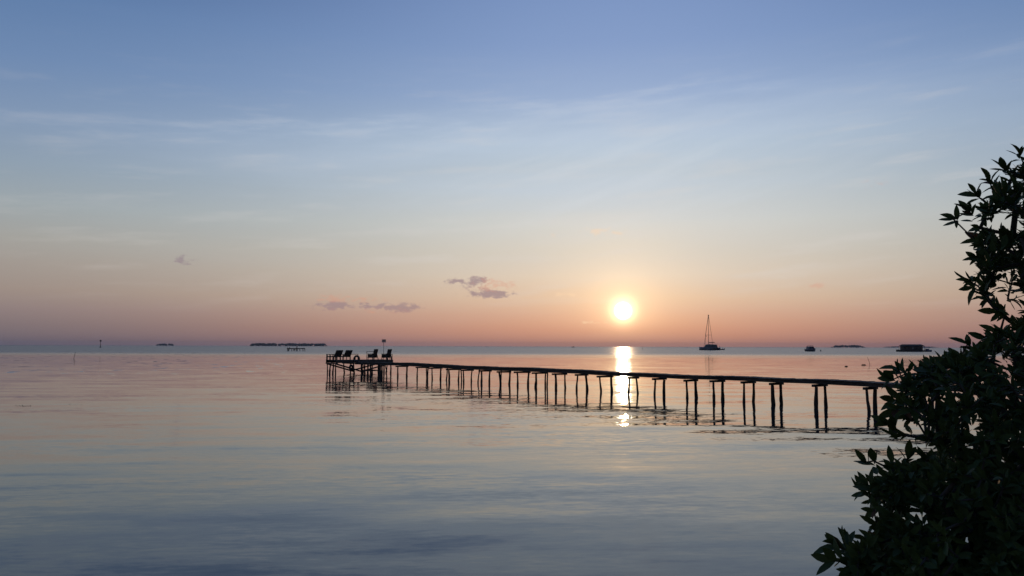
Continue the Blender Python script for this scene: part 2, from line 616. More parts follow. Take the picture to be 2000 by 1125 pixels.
# ------------------------------------------------------------------ shore under the camera and the tree
def make_shore():
    vs, fs = [], []
    nx, ny = 70, 50
    for j in range(ny + 1):
        for i in range(nx + 1):
            X = -30 + 66 * i / nx
            v = j / ny
            ys = 3.0 + max(0.0, X) * 1.03 + 0.5 * mnoise.noise((X * 0.3, 1, 0))
            Y = -12 + (ys + 2.5 + 12) * v
            d = ys - Y
            z = max(-0.9, min(1.0, d * 0.35)) if d < 4 else 1.0 + 0.02 * (d - 4)
            z += 0.05 * mnoise.noise((X * 0.8, Y * 0.8, 3)) * (1 if d > 0.4 else 0.3)
            vs.append((X, Y, z))
    for j in range(ny):
        for i in range(nx):
            a = j * (nx + 1) + i
            fs.append((a, a + 1, a + nx + 2, a + nx + 1))
    MB().add(vs, fs).build('shore', M['sand'], smooth=True)['kind'] = 'structure'


make_shore()

# ------------------------------------------------------------------ pier
U = Vector((-0.563, 0.827, 0)).normalized()      # along the pier, seaward
V = Vector((U.y, -U.x, 0))                        # across it, to the right and away
PA = Vector((14.7, 33.0, 0))                      # a point on its centre line
PIER_END = (75.6 - 33.0) / U.y
PIER_START = -14.5


def deck_z(t):
    return 1.17 + 0.025 * math.sin(t * 0.33 + 0.6) + 0.012 * math.sin(t * 1.1) - 0.05 * max(0, (t - 40) / 12)


pier = thing('pier', 'long narrow wooden pier on crooked piles ending in a platform', 'pier', (PA.x, PA.y, 0))
PO = Vector((PA.x, PA.y, 0))


def pbuild(mb, name, mat, parent=pier, smooth=False):
    return mb.build(name, mat, parent, smooth, off=PO)


def on_pier(t, w=0.0, z=0.0):
    return PA + U * t + V * w + Vector((0, 0, z))


def find_t(px, w, z=0.0):
    lo, hi = -20.0, 70.0
    for _ in range(50):
        mid = (lo + hi) / 2
        if proj(on_pier(mid, w, z))[0] > px:
            lo = mid
        else:
            hi = mid
    return (lo + hi) / 2


HALF = 0.36


def joist(t):                                     # the older seaward part has deeper joists
    return 0.148 + 0.06 * max(0.0, min(1.0, (t - 8) / 16))


rp = random.Random(11)


def pile_mesh(base, top_z, r, lean=0.05, crook=0.05, seed=0):
    q = random.Random(seed)
    dx, dy = q.uniform(-lean, lean), q.uniform(-lean, lean)
    pts, rad = [], []
    n = 9
    ph = q.uniform(0, 6.28)
    ph2 = q.uniform(0, 6.28)
    for i in range(n):
        f = i / (n - 1)
        z = -0.9 + (top_z + 0.9) * f
        k = max(0.0, 1 - z / top_z)
        c = crook * math.sin(ph + f * 5.0) * (1 - f * 0.6)
        pts.append((base.x + dx * k + c * 0.8 + q.uniform(-.008, .008), base.y + dy * k + crook * 0.6 * math.sin(ph2 + f * 4.0), z))
        rad.append(r * (1.1 - 0.18 * f) * q.uniform(0.9, 1.1) * (1.2 if -0.3 < z < 0.32 else 1.0))
    return MB().tube(pts, rad, 9)


bents = [(777, 795), (815, 836), (844, 861), (876, 896), (905, 922), (940, 957), (975, 995), (1010, 1033), (1046, 1066), (1085, 1104),
         (1128, 1145), (1172, 1194), (1229, 1244), (1280, 1298), (1341, 1359), (1393, 1412), (1454, 1472), (1509, 1526), (1595, 1612),
         (1694, 1710), (1806, 1820), (1930, 1944)]
bent_t = []
for i, (xa, xb) in enumerate(bents):
    ta, tb = find_t(xa, -HALF, 0.4), find_t(xb, HALF, 0.4)
    if abs(ta - tb) > 0.7:                       # keep the frame roughly square to the walkway
        m_ = (ta + tb) / 2
        ta, tb = m_ + 0.35 * (1 if ta > tb else -1), m_ - 0.35 * (1 if ta > tb else -1)
    tm = (ta + tb) / 2
    bent_t.append(tm)
    z = deck_z(tm) - 0.152 - joist(tm) - 0.012
    thin = 0.060 if tm > 12 else 0.066
    bend = 0.09 if 14 < tm < 34 else 0.035
    for w, t_, sd in ((-HALF, ta, i * 2), (HALF, tb, i * 2 + 1)):
        base = on_pier(t_, w)
        pbuild(pile_mesh(base, z - 0.002, thin * rp.uniform(0.82, 1.22), 0.05, bend * rp.uniform(.4, 1.2), sd + 40), 'pile', M['pile'], smooth=True)
    a, b = on_pier(ta, -HALF - 0.22 * rp.uniform(.7, 1.3), z + 0.055), on_pier(tb, HALF + 0.13, z + 0.055 + rp.uniform(-.004, .004))
    pbuild(MB().beam(a, b, 0.11, 0.105), 'cap_beam', M['beam'])
for i, px in enumerate((833, 873, 899, 937, 1070, 979)):                 # doubled piles
    w = -HALF + 0.15 if i % 2 else HALF - 0.1
    t_ = find_t(px, w, 0.4)
    pbuild(pile_mesh(on_pier(t_, w), deck_z(t_) - 0.185, 0.045, 0.12, 0.06, 300 + i), 'pile', M['pile'], smooth=True)
# shore end piles beyond the frame
for t_ in (-9.5, -12.0):
    for w in (-HALF, HALF):
        pbuild(pile_mesh(on_pier(t_, w), deck_z(t_) - 0.19, 0.06, 0.04, 0.03, int(900 + t_ * 10 + w)), 'pile', M['pile'], smooth=True)
    z = deck_z(t_) - 0.24
    pbuild(MB().beam(on_pier(t_, -HALF - .2, z), on_pier(t_, HALF + .15, z), .1, .085), 'cap_beam', M['beam'])
# stringers in lengths between the frames
ends = [PIER_START] + sorted(bent_t) + [find_t(742, 0.0, 0.4), PIER_END]
for w in (-0.40, 0.0, 0.40):
    for a, b in zip(ends[:-1], ends[1:]):
        jh = joist(min(a, b))
        za, zb = deck_z(a) - 0.035 - jh / 2, deck_z(b) - 0.035 - jh / 2
        pbuild(MB().beam(on_pier(a + 0.004, w, za), on_pier(b - 0.004, w, zb), 0.06, jh), 'stringer', M['beam'])
# deck boards laid across
board = MB().box((0, 0, 0), (0.178, 0.98, 0.034)).mesh('plank', M['deck'])
board2 = MB().box((0, 0, 0), (0.172, 0.94, 0.032)).mesh('plank', M['deck'])
t = PIER_END - 0.1
rest = MB()
ang0 = math.atan2(U.y, U.x)
cnt = 0
while t > PIER_START:
    q = rp.uniform(-0.05, 0.05)
    zz = deck_z(t) - 0.017 + rp.uniform(-0.004, 0.010)
    if t > -4.2:
        o = link('plank', board if rp.random() < .7 else board2, pier)
        o.location = on_pier(t, q, zz) - PO
        o.rotation_euler = (rp.uniform(-.006, .006), rp.uniform(-.012, .012), ang0 + rp.uniform(-.012, .012))
        cnt += 1
    else:
        rest.box(on_pier(t, q, zz), (0.178, 0.98, 0.034), Matrix.Rotation(ang0, 3, 'Z'))
    t -= 0.2015
o = pbuild(rest, 'planks', M['deck'])
o['kind'] = 'stuff'

# ---- platform at the sea end (same pier)
PF = Vector((-16.29, 74.8, 0))
PL, PW = 5.85, 2.6
PZ = 1.25


def plat(s, t_, z=0.0):
    return PF + V * s + U * t_ + Vector((0, 0, z))


angv = math.atan2(V.y, V.x)
pboard = MB().box((0, 0, 0), (PL, 0.137, 0.034)).mesh('plank', M['deck'])
for k in range(18):
    o = link('plank', pboard, pier)
    o.location = plat(PL / 2 + rp.uniform(-.03, .03), 0.075 + k * 0.1445, PZ - 0.017 + rp.uniform(-.004, .004)) - PO
    o.rotation_euler = (0, 0, angv + rp.uniform(-.003, .003))
for t_ in (0.06, PW / 2, PW - 0.06):
    pbuild(MB().beam(plat(0.02, t_, PZ - 0.15), plat(PL - 0.02, t_, PZ - 0.15), 0.07, 0.23), 'stringer', M['beam'])
for s_ in (0.1, 1.75, 3.7, 5.65):
    pbuild(MB().beam(plat(s_, -0.12, PZ - 0.32), plat(s_, PW + 0.12, PZ - 0.32), 0.10, 0.10), 'cap_beam', M['beam'])
    for j, t_ in enumerate((0.1, 0.95, 1.75, 2.5)):
        if s_ == 1.75 and j == 2:
            continue
        b = plat(s_ + rp.uniform(-.08, .08), t_ + rp.uniform(-.1, .1))
        pbuild(pile_mesh(b, PZ - 0.372, 0.062 * rp.uniform(.85, 1.1), 0.06, 0.045, int(500 + s_ * 10 + j)), 'pile', M['pile'], smooth=True)
# raised walkway end frame, a thick cluster of piles where the walkway meets the head
for (px, w) in ((742, -HALF), (746, HALF), (739, 0.0), (724, -HALF), (718, HALF), (706, -.2)):
    t_ = find_t(px, w, 0.4)
    pbuild(pile_mesh(on_pier(t_, w), deck_z(t_) - 0.185, 0.075, 0.05, 0.04, int(600 + px)), 'pile', M['pile'], smooth=True)
t_ = find_t(745, 0.0, 0.4)
pbuild(MB().beam(on_pier(t_, 0.55, 0.25), on_pier(t_, 0.30, 0.98), 0.06, 0.06), 'brace', M['pile'])
pbuild(MB().beam(on_pier(t_, -0.65, 0.985), on_pier(t_, 0.65, 0.985), 0.09, 0.09), 'cap_beam', M['beam'])
# long slanting braces, front and back
for t_ in (0.02, 2.42):
    pbuild(MB().beam(plat(0.0, t_ - .09, 0.90), plat(2.75, t_ - .09, 0.12), 0.14, 0.06, U), 'brace', M['pile'])
    pbuild(MB().beam(plat(2.55, t_ - .09, 0.20), plat(5.35, t_ - .09, 0.86), 0.13, 0.06, U), 'brace', M['pile'])
# low landing by the water with a ladder
for k in range(6):
    pbuild(MB().box(plat(3.25 + 0.19 * k, 0.75, 0.28 + 0.004 * (k % 2)), (0.16, 1.1, 0.035), Matrix.Rotation(angv, 3, 'Z')), 'landing_board', M['deck'])
for t_ in (0.35, 1.15):
    pbuild(MB().beam(plat(3.0, t_, 0.215), plat(4.5, t_, 0.215), 0.06, 0.08), 'landing_beam', M['beam'])
lad = pbuild(MB().beam(plat(3.1, 0.32, 0.0), plat(2.7, 0.32, 1.22), 0.05, 0.07, U).beam(plat(3.1, 0.78, 0.0), plat(2.7, 0.78, 1.22), 0.05, 0.07, U), 'ladder', M['beam'])
for k in range(5):
    f = 0.15 + 0.17 * k
    pbuild(MB().beam(plat(3.1 - .4 * f, 0.34, 1.22 * f), plat(3.1 - .4 * f, 0.76, 1.22 * f), 0.06, 0.035), 'rung', M['beam'], parent=lad)
# low rails round the head
RZ = PZ + 0.52


def railing(pts, post_n):
    mb = MB()
    for a, b in zip(pts[:-1], pts[1:]):
        mb.beam(plat(*a, RZ), plat(*b, RZ), 0.05, 0.045)
    r_ = pbuild(mb, 'railing', M['beam'])
    for a, b in zip(pts[:-1], pts[1:]):
        for k in range(post_n):
            f = (k + 0.05) / (post_n - 0.9)
            p0 = (a[0] + (b[0] - a[0]) * f, a[1] + (b[1] - a[1]) * f)
            pbuild(MB().beam(plat(*p0, PZ), plat(*p0, RZ - 0.022), 0.05, 0.05, V), 'post', M['beam'], parent=r_)


railing([(0.05, 0.12), (0.05, PW - 0.06)], 4)
railing([(0.11, PW - 0.06), (3.3, PW - 0.06)], 5)
railing([(PL - 0.06, 0.15), (PL - 0.06, 1.15)], 3)
# taller hand frame over the seaward ladder
hf = pbuild(MB().beam(plat(4.15, PW - .05, PZ + .78), plat(5.05, PW - .05, PZ + .78), .04, .04), 'hand_frame', M['metal'])
for s_ in (4.2, 5.0):
    pbuild(MB().beam(plat(s_, PW - .05, PZ), plat(s_, PW - .05, PZ + .76), .04, .04, V), 'post', M['metal'], parent=hf)
pbuild(MB().beam(plat(4.22, PW - .05, PZ + .18), plat(4.98, PW - .05, PZ + .18), .03, .03), 'rail', M['metal'], parent=hf)
for (s_, t_) in ((5.75, 0.22), (5.2, 0.12), (1.85, -0.06)):
    pbuild(MB().tube([plat(s_, t_, PZ - 0.25), plat(s_, t_, PZ + 0.24)], [.06, .055], 8), 'mooring_post', M['pile'])


# ------------------------------------------------------------------ things on the platform
def upright_chair(loc, rz, label):
    r_ = thing('deck_chair', label, 'chair', loc, rz, 'chairs on the pier head')
    lean = R(16)
    for k in range(6):                                       # back slats
        y = -0.25 + 0.1 * k
        MB().beam((-0.22, y, 0.34), (-0.22 - 0.72 * math.sin(lean), y, 0.34 + 0.68), 0.035, 0.094, (0, 1, 0)).build('back_slat', M['chair'], r_)
    MB().beam((-0.245, -0.29, 0.52), (-0.245, 0.29, 0.52), 0.03, 0.06).beam((-0.39, -0.29, 0.92), (-0.39, 0.29, 0.92), 0.03, 0.06).build('back_rail', M['chair'], r_)
    for k in range(5):
        MB().box((0.30 - 0.12 * k, 0, 0.385 - 0.012 * k), (0.10, 0.56, 0.022)).build('seat_slat', M['chair'], r_)
    MB().box((0.345, 0, 0.30), (0.03, 0.56, 0.24)).build('front_apron', M['chair'], r_)
    for s in (-1, 1):
        MB().box((0.06, s * 0.32, 0.575), (0.62, 0.11, 0.025)).build('armrest', M['chair'], r_)
        MB().box((0.04, s * 0.305, 0.36), (0.60, 0.035, 0.36)).build('side_panel', M['chair'], r_)
        MB().box((0.31, s * 0.335, 0.281), (0.07, 0.03, 0.562)).build('leg', M['chair'], r_)
        MB().beam((-0.40, s * 0.335, 0.0), (-0.22, s * 0.335, 0.56), 0.03, 0.07, (0, 1, 0)).build('leg', M['chair'], r_)
    return r_


def lounger(loc, rz, label):
    r_ = thing('lounger', label, 'lounger', loc, rz, 'loungers on the pier head')
    r_.scale = (1.04, 1.04, 1.04)
    for k in range(9):
        MB().beam((-0.26 - 0.048 * k, -0.36, 0.33 + 0.066 * k), (-0.26 - 0.048 * k, 0.36, 0.33 + 0.066 * k), 0.02, 0.07, (-.6, 0, .8)).build('back_slat', M['chair'], r_)
    for s in (-1, 1):
        MB().beam((-0.22, s * 0.285, 0.30), (-0.68, s * 0.285, 0.86), 0.03, 0.05, (0, 1, 0)).build('back_frame', M['chair'], r_)
        MB().box((0.40, s * 0.30, 0.29), (1.36, 0.04, 0.07)).build('side_rail', M['chair'], r_)
        MB().box((0.10, s * 0.345, 0.52), (0.66, 0.09, 0.025)).build('armrest', M['chair'], r_)
        for x in (1.0, 0.36, -0.22):
            MB().box((x, s * 0.342, 0.255 if x < .9 else .145), (0.06, 0.04, 0.505 if x < .9 else .285)).build('leg', M['chair'], r_)
    for k in range(11):
        MB().box((1.02 - 0.115 * k, 0, 0.338), (0.095, 0.60, 0.022)).build('seat_slat', M['chair'], r_)
    return r_


def plat_at(px, t_, z=PZ):
    lo, hi = -1.0, 8.0
    for _ in range(40):
        mid = (lo + hi) / 2
        if proj(plat(mid, t_, z))[0] < px:
            lo = mid
        else:
            hi = mid
    return plat(lo, t_, z)


upright_chair(plat_at(728, 1.5), R(150), 'upright dark wooden chair between the lifebuoy and the sign pole')
upright_chair(plat_at(755, 0.9), R(148), 'upright dark wooden chair right of the sign pole, nearest the walkway')
lounger(plat_at(656, 1.0), R(133), 'reclined dark wooden lounger at the far left end of the pier head')
lounger(plat_at(674.5, 1.05), R(133), 'reclined dark wooden lounger between the other lounger and the lifebuoy')

lb_c = plat(1.95, -0.20, PZ + 0.13)
lb = thing('lifebuoy', 'round lifebuoy ring hung on the front edge of the pier head', 'lifebuoy', lb_c - Vector((0, 0, 0.30)))
ax = (Vector((-0.15, -1, 0.05))).normalized()
MB().torus((0, 0, 0.30), ax, 0.235, 0.085, 32, 10).build('ring', M['buoy_red'], lb, True)
for k in range(4):
    a = R(45 + 90 * k)
    MB().torus((0, 0, 0.30), ax, 0.235, 0.085, 6, 10, a - .2, a + .2, 0.004).build('band', M['buoy_white'], lb, True)
MB().torus((0, 0, 0.30), ax, 0.328, 0.008, 32, 6).build('grab_line', M['rope'], lb, True)

tp = at_d(686, 718, 75.2)
ty = thing('hanging_tyre', 'old black tyre fender hanging from ropes under the pier head', 'tyre', tp - Vector((0, 0, 0.3)))
ax2 = Vector((-0.65, -0.75, 0)).normalized()
MB().torus((0, 0, 0.30), ax2, 0.205, 0.095, 28, 10).build('tread', M['rubber'], ty, True)
MB().torus((0, 0, 0.30), ax2, 0.13, 0.045, 28, 8).build('rim_bead', M['rubber'], ty, True)
MB().tube([(0, 0, 0.56), (0.01, 0, 0.75), (0, 0, PZ - 0.2 - tp.z + 0.3)], .014, 6).build('rope', M['rope'], ty, True)

sp = plat_at(749, 2.35)
sg = thing('sign_post', 'thin pole with a small square pale notice board on top', 'sign', sp)
top = 2.97 - PZ
MB().tube([(0, 0, 0), (0.01, 0, top * .5), (0, 0, top)], [.024, .022, .02], 8).build('pole', M['metal'], sg, True)
bd = MB().box((0.02, 0, top + 0.11), (0.36, 0.008, 0.26)).build('board', M['board'], sg)
fr = MB()
for (c, s_) in (((0.02, -0.003, top + 0.25), (0.38, 0.045, 0.018)), ((0.02, -0.003, top - 0.03), (0.38, 0.045, 0.018)),
                ((-0.17, -0.003, top + 0.11), (0.018, 0.043, 0.265)), ((0.21, -0.003, top + 0.11), (0.018, 0.043, 0.265))):
    fr.box(c, s_)
fr.build('frame', M['metal'], bd)
MB().box((0.02, -0.008, top + 0.135), (0.11, 0.006, 0.09)).box((0.02, -0.008, top + 0.06), (0.045, 0.006, 0.06)).build('emblem', M['ink'], bd)

# ------------------------------------------------------------------ sticks, markers, drift
def stake(px_base, py_base, px_top, h, r_, label, name='wooden_stake', crook=0.04):
    b = at_z(px_base, py_base)
    tp_ = at_d(px_top, py_base, b.y)
    dx = tp_.x - b.x
    root = thing(name, label, 'stake', b)
    MB().tube([(-dx * .3, 0, -0.8), (0, 0, 0), (dx * .35 + crook, 0, h * .4), (dx * .7, 0, h * .75), (dx, 0, h)], [r_, r_, r_ * .9, r_ * .75, r_ * .5], 7).build('pole', M['pile'], root, True)
    MB().tube([(dx * .5, 0, h * .55), (dx * .5 + .05, 0.02, h * .72)], [r_ * .5, r_ * .25], 5).build('stub', M['pile'], root, True)
    return root


stake(144, 700, 147, 1.25, 0.045, 'lone thin stake standing in shallow water at far left')
stake(1699, 712, 1694, 1.15, 0.028, 'thin leaning stick in the water left of the leafy tree', crook=.02)
stake(1255, 682.5, 1255, 2.4, 0.14, 'tiny far stake just right of the sun glitter at the horizon')

nb = at_d(196, 680, 820)
nb.z = 0
nm = thing('channel_marker', 'far channel marker pole with a dark ball on top, at left horizon', 'marker', nb)
MB().tube([(0, 0, -1), (0, 0, .5), (0, 0, 1.0)], [.9, .8, .4], 10).build('foot', M['metal'], nm, True)
MB().tube([(0, 0, 0.9), (0, 0, 6.2)], [.30, .22], 8).build('pole', M['metal'], nm, True)
rings = []
for k in range(9):
    a = -math.pi / 2 + math.pi * k / 8
    rr = max(0.02, 0.95 * math.cos(a))
    rings.append([(rr * math.cos(2 * math.pi * j / 14), rr * math.sin(2 * math.pi * j / 14), 6.9 + 0.95 * math.sin(a)) for j in range(14)])
MB().loft(rings).build('ball_topmark', M['metal'], nm, True)

fb = at_z(578, 685.8)
ff = thing('fishing_frame', 'distant rickety stilt fishing frame in front of the long island', 'frame', fb)
k_ = fb.y / F_PX
rf = random.Random(5)
for i, (dx, h) in enumerate(((-17.5, 7), (-16, 6), (-13.5, 7.5), (-8, 5.5), (-4, 5), (-1.5, 5.5), (1, 9.5), (3, 5.2), (8.5, 5.5), (14, 6), (17, 5.5))):
    MB().tube([(dx * k_, rf.uniform(-1, 1), -.8), ((dx + rf.uniform(-.8, .8)) * k_, rf.uniform(-1, 1), h * k_)], .16, 6).build('post', M['pile'], ff)
MB().beam((-17.8 * k_, 0, 5.1 * k_), (17.8 * k_, 0, 5.3 * k_), .3, .3).build('beam', M['pile'], ff)
MB().beam((-13 * k_, .8, 4.3 * k_), (16 * k_, .8, 4.6 * k_), .16, .16).build('beam', M['pile'], ff)
MB().beam((-4 * k_, .2, 2.2 * k_), (3 * k_, .2, 4.9 * k_), .14, .14).build('brace', M['pile'], ff)
MB().tube([(1 * k_, 0, 5 * k_), (-.5 * k_, 0, 11 * k_)], .07, 6).build('pole', M['pile'], ff)


def drift(px, py, L, label):
    b = at_z(px, py)
    d_ = thing('drift_log', label, 'log', b, R(8))
    MB().tube([(-L / 2, 0, 0.01), (-L * .2, .03, .05), (L * .2, -.02, .04), (L / 2, .02, .0)], [.03, .07, .06, .03], 8).build('trunk', M['pile'], d_, True)
    MB().tube([(L * .1, 0, .05), (L * .2, .05, .16)], [.025, .012], 6).build('branch_stub', M['pile'], d_, True)


drift(1653, 716, 0.46, 'small dark log afloat, left of the thin leaning stick')
drift(1687, 713, 0.75, 'longer dark log afloat right beside the thin leaning stick')

# seagrass tips and scum breaking the surface on the shallow flat
sgm = MB()
rs = random.Random(21)
for (px0, px1, py, n, h) in ((24, 62, 792.5, 22, .025), (120, 156, 790, 14, .018), (300, 330, 735, 6, .03), (1, 30, 800, 4, .012)):
    for _ in range(n):
        px = rs.gauss((px0 + px1) / 2, (px1 - px0) / 4)
        b = at_z(px, py + rs.uniform(-1.2, 1.2))
        a = rs.uniform(0, 6.28)
        w_ = rs.uniform(.012, .03)
        hh = h * rs.uniform(.4, 1.3)
        c, s = math.cos(a) * w_, math.sin(a) * w_
        sgm.add([b + Vector((-c, -s, -.01)), b + Vector((c, s, -.01)), b + Vector((c * .3 + .02, s * .3, hh)), b + Vector((s, -c, -.01))], [(0, 1, 2), (1, 3, 2), (3, 0, 2)])
tag(sgm.build('seagrass', M['weed']), 'dark seagrass tips breaking the calm surface at left', 'seagrass', kind='stuff')


# ------------------------------------------------------------------ boats
def hull_rings(L, B, H, stations=9, bow=1.0, sheer=0.25):
    rings = []
    for i in range(stations):
        f = i / (stations - 1)
        x = -L / 2 + L * f
        w = B / 2 * (1 - max(0, (f - 0.45) / 0.55) ** 2.2 * 0.96 * bow) * (0.86 + 0.14 * min(1, f * 3))
        zt = H * (1 + sheer * f * f)
        rings.append([(x, -w, zt), (x, -w * .93, zt * .4), (x, -w * .5, -0.25), (x, w * .5, -0.25), (x, w * .93, zt * .4), (x, w, zt)])
    return rings


cb = at_d(1385.5, 684, 600)
cb.z = 0
cat = thing('sailing_catamaran', 'anchored sailing catamaran with tall bare mast, right of the sun', 'sailboat', cb, R(118))
for s in (-1, 1):
    rg = [[(x, y + s * 3.9, z) for x, y, z in r_] for r_ in hull_rings(13.5, 2.0, 1.9, 11)]
    MB().loft(rg).build('hull', M['hull'], cat, True)
MB().box((-0.9, 0, 1.75), (9.6, 6.2, 0.9)).build('bridge_deck', M['hull'], cat)
ca = MB().loft([[(-5.6, -3.0, 2.2), (-5.6, 3.0, 2.2), (-5.3, 2.7, 4.0), (-5.3, -2.7, 4.0)], [(-1, -3.3, 2.2), (-1, 3.3, 2.2), (-1, 2.7, 4.35), (-1, -2.7, 4.35)],
                [(1.8, -3.0, 2.2), (1.8, 3.0, 2.2), (1.1, 2.4, 4.15), (1.1, -2.4, 4.15)], [(4.0, -2.3, 2.2), (4.0, 2.3, 2.2), (2.4, 1.9, 3.1), (2.4, -1.9, 3.1)]]).build('cabin', M['cabin'], cat)
for s in (-1, 1):
    MB().box((-1.4, s * 3.06, 3.25), (3.6, .12, .6), Matrix.Rotation(R(s * 14), 3, 'X')).build('window', M['glass'], ca)
MB().box((-4.6, 0, 4.55), (3.2, 6.0, .12)).build('bimini', M['cabin'], cat)
for s in (-1, 1):
    MB().tube([(-6.5, s * 3.9, 1.9), (-6.5, s * 3.9, 3.2)], .12, 6).build('stern_post', M['spar'], cat)
    MB().tube([(5.9, s * 3.9, 2.1), (5.9, s * 3.9, 3.1)], .10, 6).build('pulpit', M['spar'], cat)
mast = MB().tube([(0.8, 0, 4.1), (0.7, 0, 15), (0.5, 0, 26.2)], [.17, .15, .12], 8).build('mast', M['spar'], cat, True)
MB().tube([(0.75, -2.9, 11.2), (0.75, 2.9, 11.2)], .10, 6).build('spreader', M['spar'], mast)
MB().box((0.5, 0, 26.0), (.5, .9, .5)).build('masthead', M['spar'], mast)
MB().tube([(0.6, 0, 5.6), (-5.6, 0, 5.8)], .24, 8).build('boom', M['sail'], cat, True)
for s in (-1, 1):
    MB().tube([(0.5, s * .1, 26.0), (0.75, s * 2.9, 11.2), (0.2, s * 3.9, 2.1)], [.11, .11, .11], 5).build('shroud', M['spar'], cat)
MB().tube([(0.55, 0, 25.2), (5.9, 0, 2.6)], .09, 5).build('forestay', M['spar'], cat)
MB().box((5.9, 0, 2.2), (.25, 7.6, .25)).build('crossbeam', M['spar'], cat)
MB().box((0.75, 2.3, 10.4), (.05, .9, .6)).build('flag', M['sail'], cat)

db = at_d(1408.5, 683.2, 640)
db.z = 0
dg = thing('dinghy', 'small dinghy lying just right of the sailing catamaran', 'dinghy', db, R(185))
MB().loft(hull_rings(5.4, 1.9, .75, 9)).build('hull', M['hull'], dg, True)
MB().box((-2.75, 0, .9), (.55, .5, 1.1), None, .8).build('outboard_motor', M['metal'], dg)
MB().box((-1.4, 0, 1.15), (.35, .5, .9), None, .7).build('console', M['cabin'], dg)
MB().box((0.3, 0, .74), (.35, 1.5, .08)).build('thwart', M['beam'], dg)

mb_ = at_d(1584, 685.8, 470)
mb_.z = 0
mo = thing('motor_launch', 'small dark launch seen end on, between sailboat and houseboat', 'boat', mb_, R(-82))
MB().loft(hull_rings(8.5, 4.7, 1.45, 11)).build('hull', M['hull'], mo, True)
kb = MB().loft([[(-2.6, -1.7, 1.4), (-2.6, 1.7, 1.4), (-2.5, 1.4, 2.9), (-2.5, -1.4, 2.9)], [(1.4, -1.6, 1.5), (1.4, 1.6, 1.5), (.7, 1.25, 2.85), (.7, -1.25, 2.85)]]).build('cabin', M['cabin'], mo)
for s in (-.7, .7):
    MB().box((1.14, s, 2.25), (.06, .9, .55), Matrix.Rotation(R(-27), 3, 'Y')).build('window', M['glass'], kb)
MB().box((-.9, 0, 3.45), (2.6, 2.4, .12)).build('canopy', M['cabin'], mo)
for sx in (-2.0, .2):
    for s in (-1.1, 1.1):
        MB().tube([(sx, s, 2.8), (sx, s, 3.45)], .06, 5).build('canopy_post', M['spar'], mo)

bb = at_d(1603, 685.0, 480)
bb.z = 0
by = thing('mooring_buoy', 'small dark mooring buoy just right of the launch', 'buoy', bb)
rings = []
for k in range(7):
    a = -math.pi / 2 + math.pi * k / 6
    rr = max(.03, .42 * math.cos(a))
    rings.append([(rr * math.cos(2 * math.pi * j / 12), rr * math.sin(2 * math.pi * j / 12), .25 + .42 * math.sin(a)) for j in range(12)])
MB().loft(rings).build('float', M['rubber'], by, True)
MB().tube([(0, 0, .6), (0, 0, 1.1)], .07, 6).build('eye', M['metal'], by)

hb = at_d(1779, 686.2, 465)
hb.z = 0
ho = thing('houseboat', 'dark floating house with low roof, moored left of the leafy tree', 'houseboat', hb, R(-4))
MB().loft(hull_rings(16.5, 4.8, .65, 9, 1.0, .9)).build('pontoon', M['plank_wall'], ho)
ho.children[0].rotation_euler = (0, 0, math.pi)
wl = MB().box((0.4, 0, 1.9), (11.0, 4.0, 2.6)).build('house_wall', M['plank_wall'], ho)
for k in range(5):
    x = -3.9 + 2.1 * k
    w_ = MB().box((x, -2.03, 2.0), (.95, .08, 1.0)).build('window', M['lamp_glass'] if k == 2 else M['glass'], wl)
    MB().box((x, -2.06, 2.55), (1.15, .12, .1)).box((x, -2.06, 1.45), (1.15, .12, .1)).build('window_frame', M['beam'], w_)
roof = MB().add([(-5.9, -2.9, 3.2), (6.9, -2.9, 3.2), (6.9, 2.9, 3.2), (-5.9, 2.9, 3.2), (-4.9, -.7, 4.15), (5.9, -.7, 4.15), (5.9, .7, 4.15), (-4.9, .7, 4.15)],
                [(3, 2, 1, 0), (4, 5, 6, 7), (0, 1, 5, 4), (1, 2, 6, 5), (2, 3, 7, 6), (3, 0, 4, 7)]).build('roof', M['thatch'], ho)
MB().box((0.5, 0, 4.18), (10.9, .5, .1)).build('ridge_cap', M['thatch'], roof)
for x in (-5.6, 6.6):
    for s in (-2.5, 2.5):
        MB().tube([(x, s, .6), (x, s, 3.22)], .10, 6).build('roof_post', M['beam'], ho)
bs = MB().loft(hull_rings(4.6, 2.0, .9, 7)).build('tender', M['blue'], ho)
bs.location = (9.2, -.6, 0)
MB().box((-.4, 0, 1.25), (1.4, 1.5, .9)).build('tender_cabin', M['blue'], bs)
MB().box((-.4, 0, 2.35), (2.4, 1.9, .1)).build('tender_canopy', M['blue'], bs)
for sx in (-1.4, .6):
    for s in (-.8, .8):
        MB().tube([(sx, s, .8), (sx, s, 2.32)], .06, 5).build('canopy_post', M['spar'], bs)

kb_ = at_d(1119, 677.5, 1900)
kb_.z = 0
kt = thing('far_skiff', 'tiny dark skiff on the horizon left of the sun', 'skiff', kb_, R(10))
MB().loft(hull_rings(8.0, 2.2, .9, 7)).build('hull', M['hull'], kt)
MB().box((1.0, 0, 1.8), (2.4, 1.6, 1.8), None, .8).build('cabin', M['cabin'], kt)


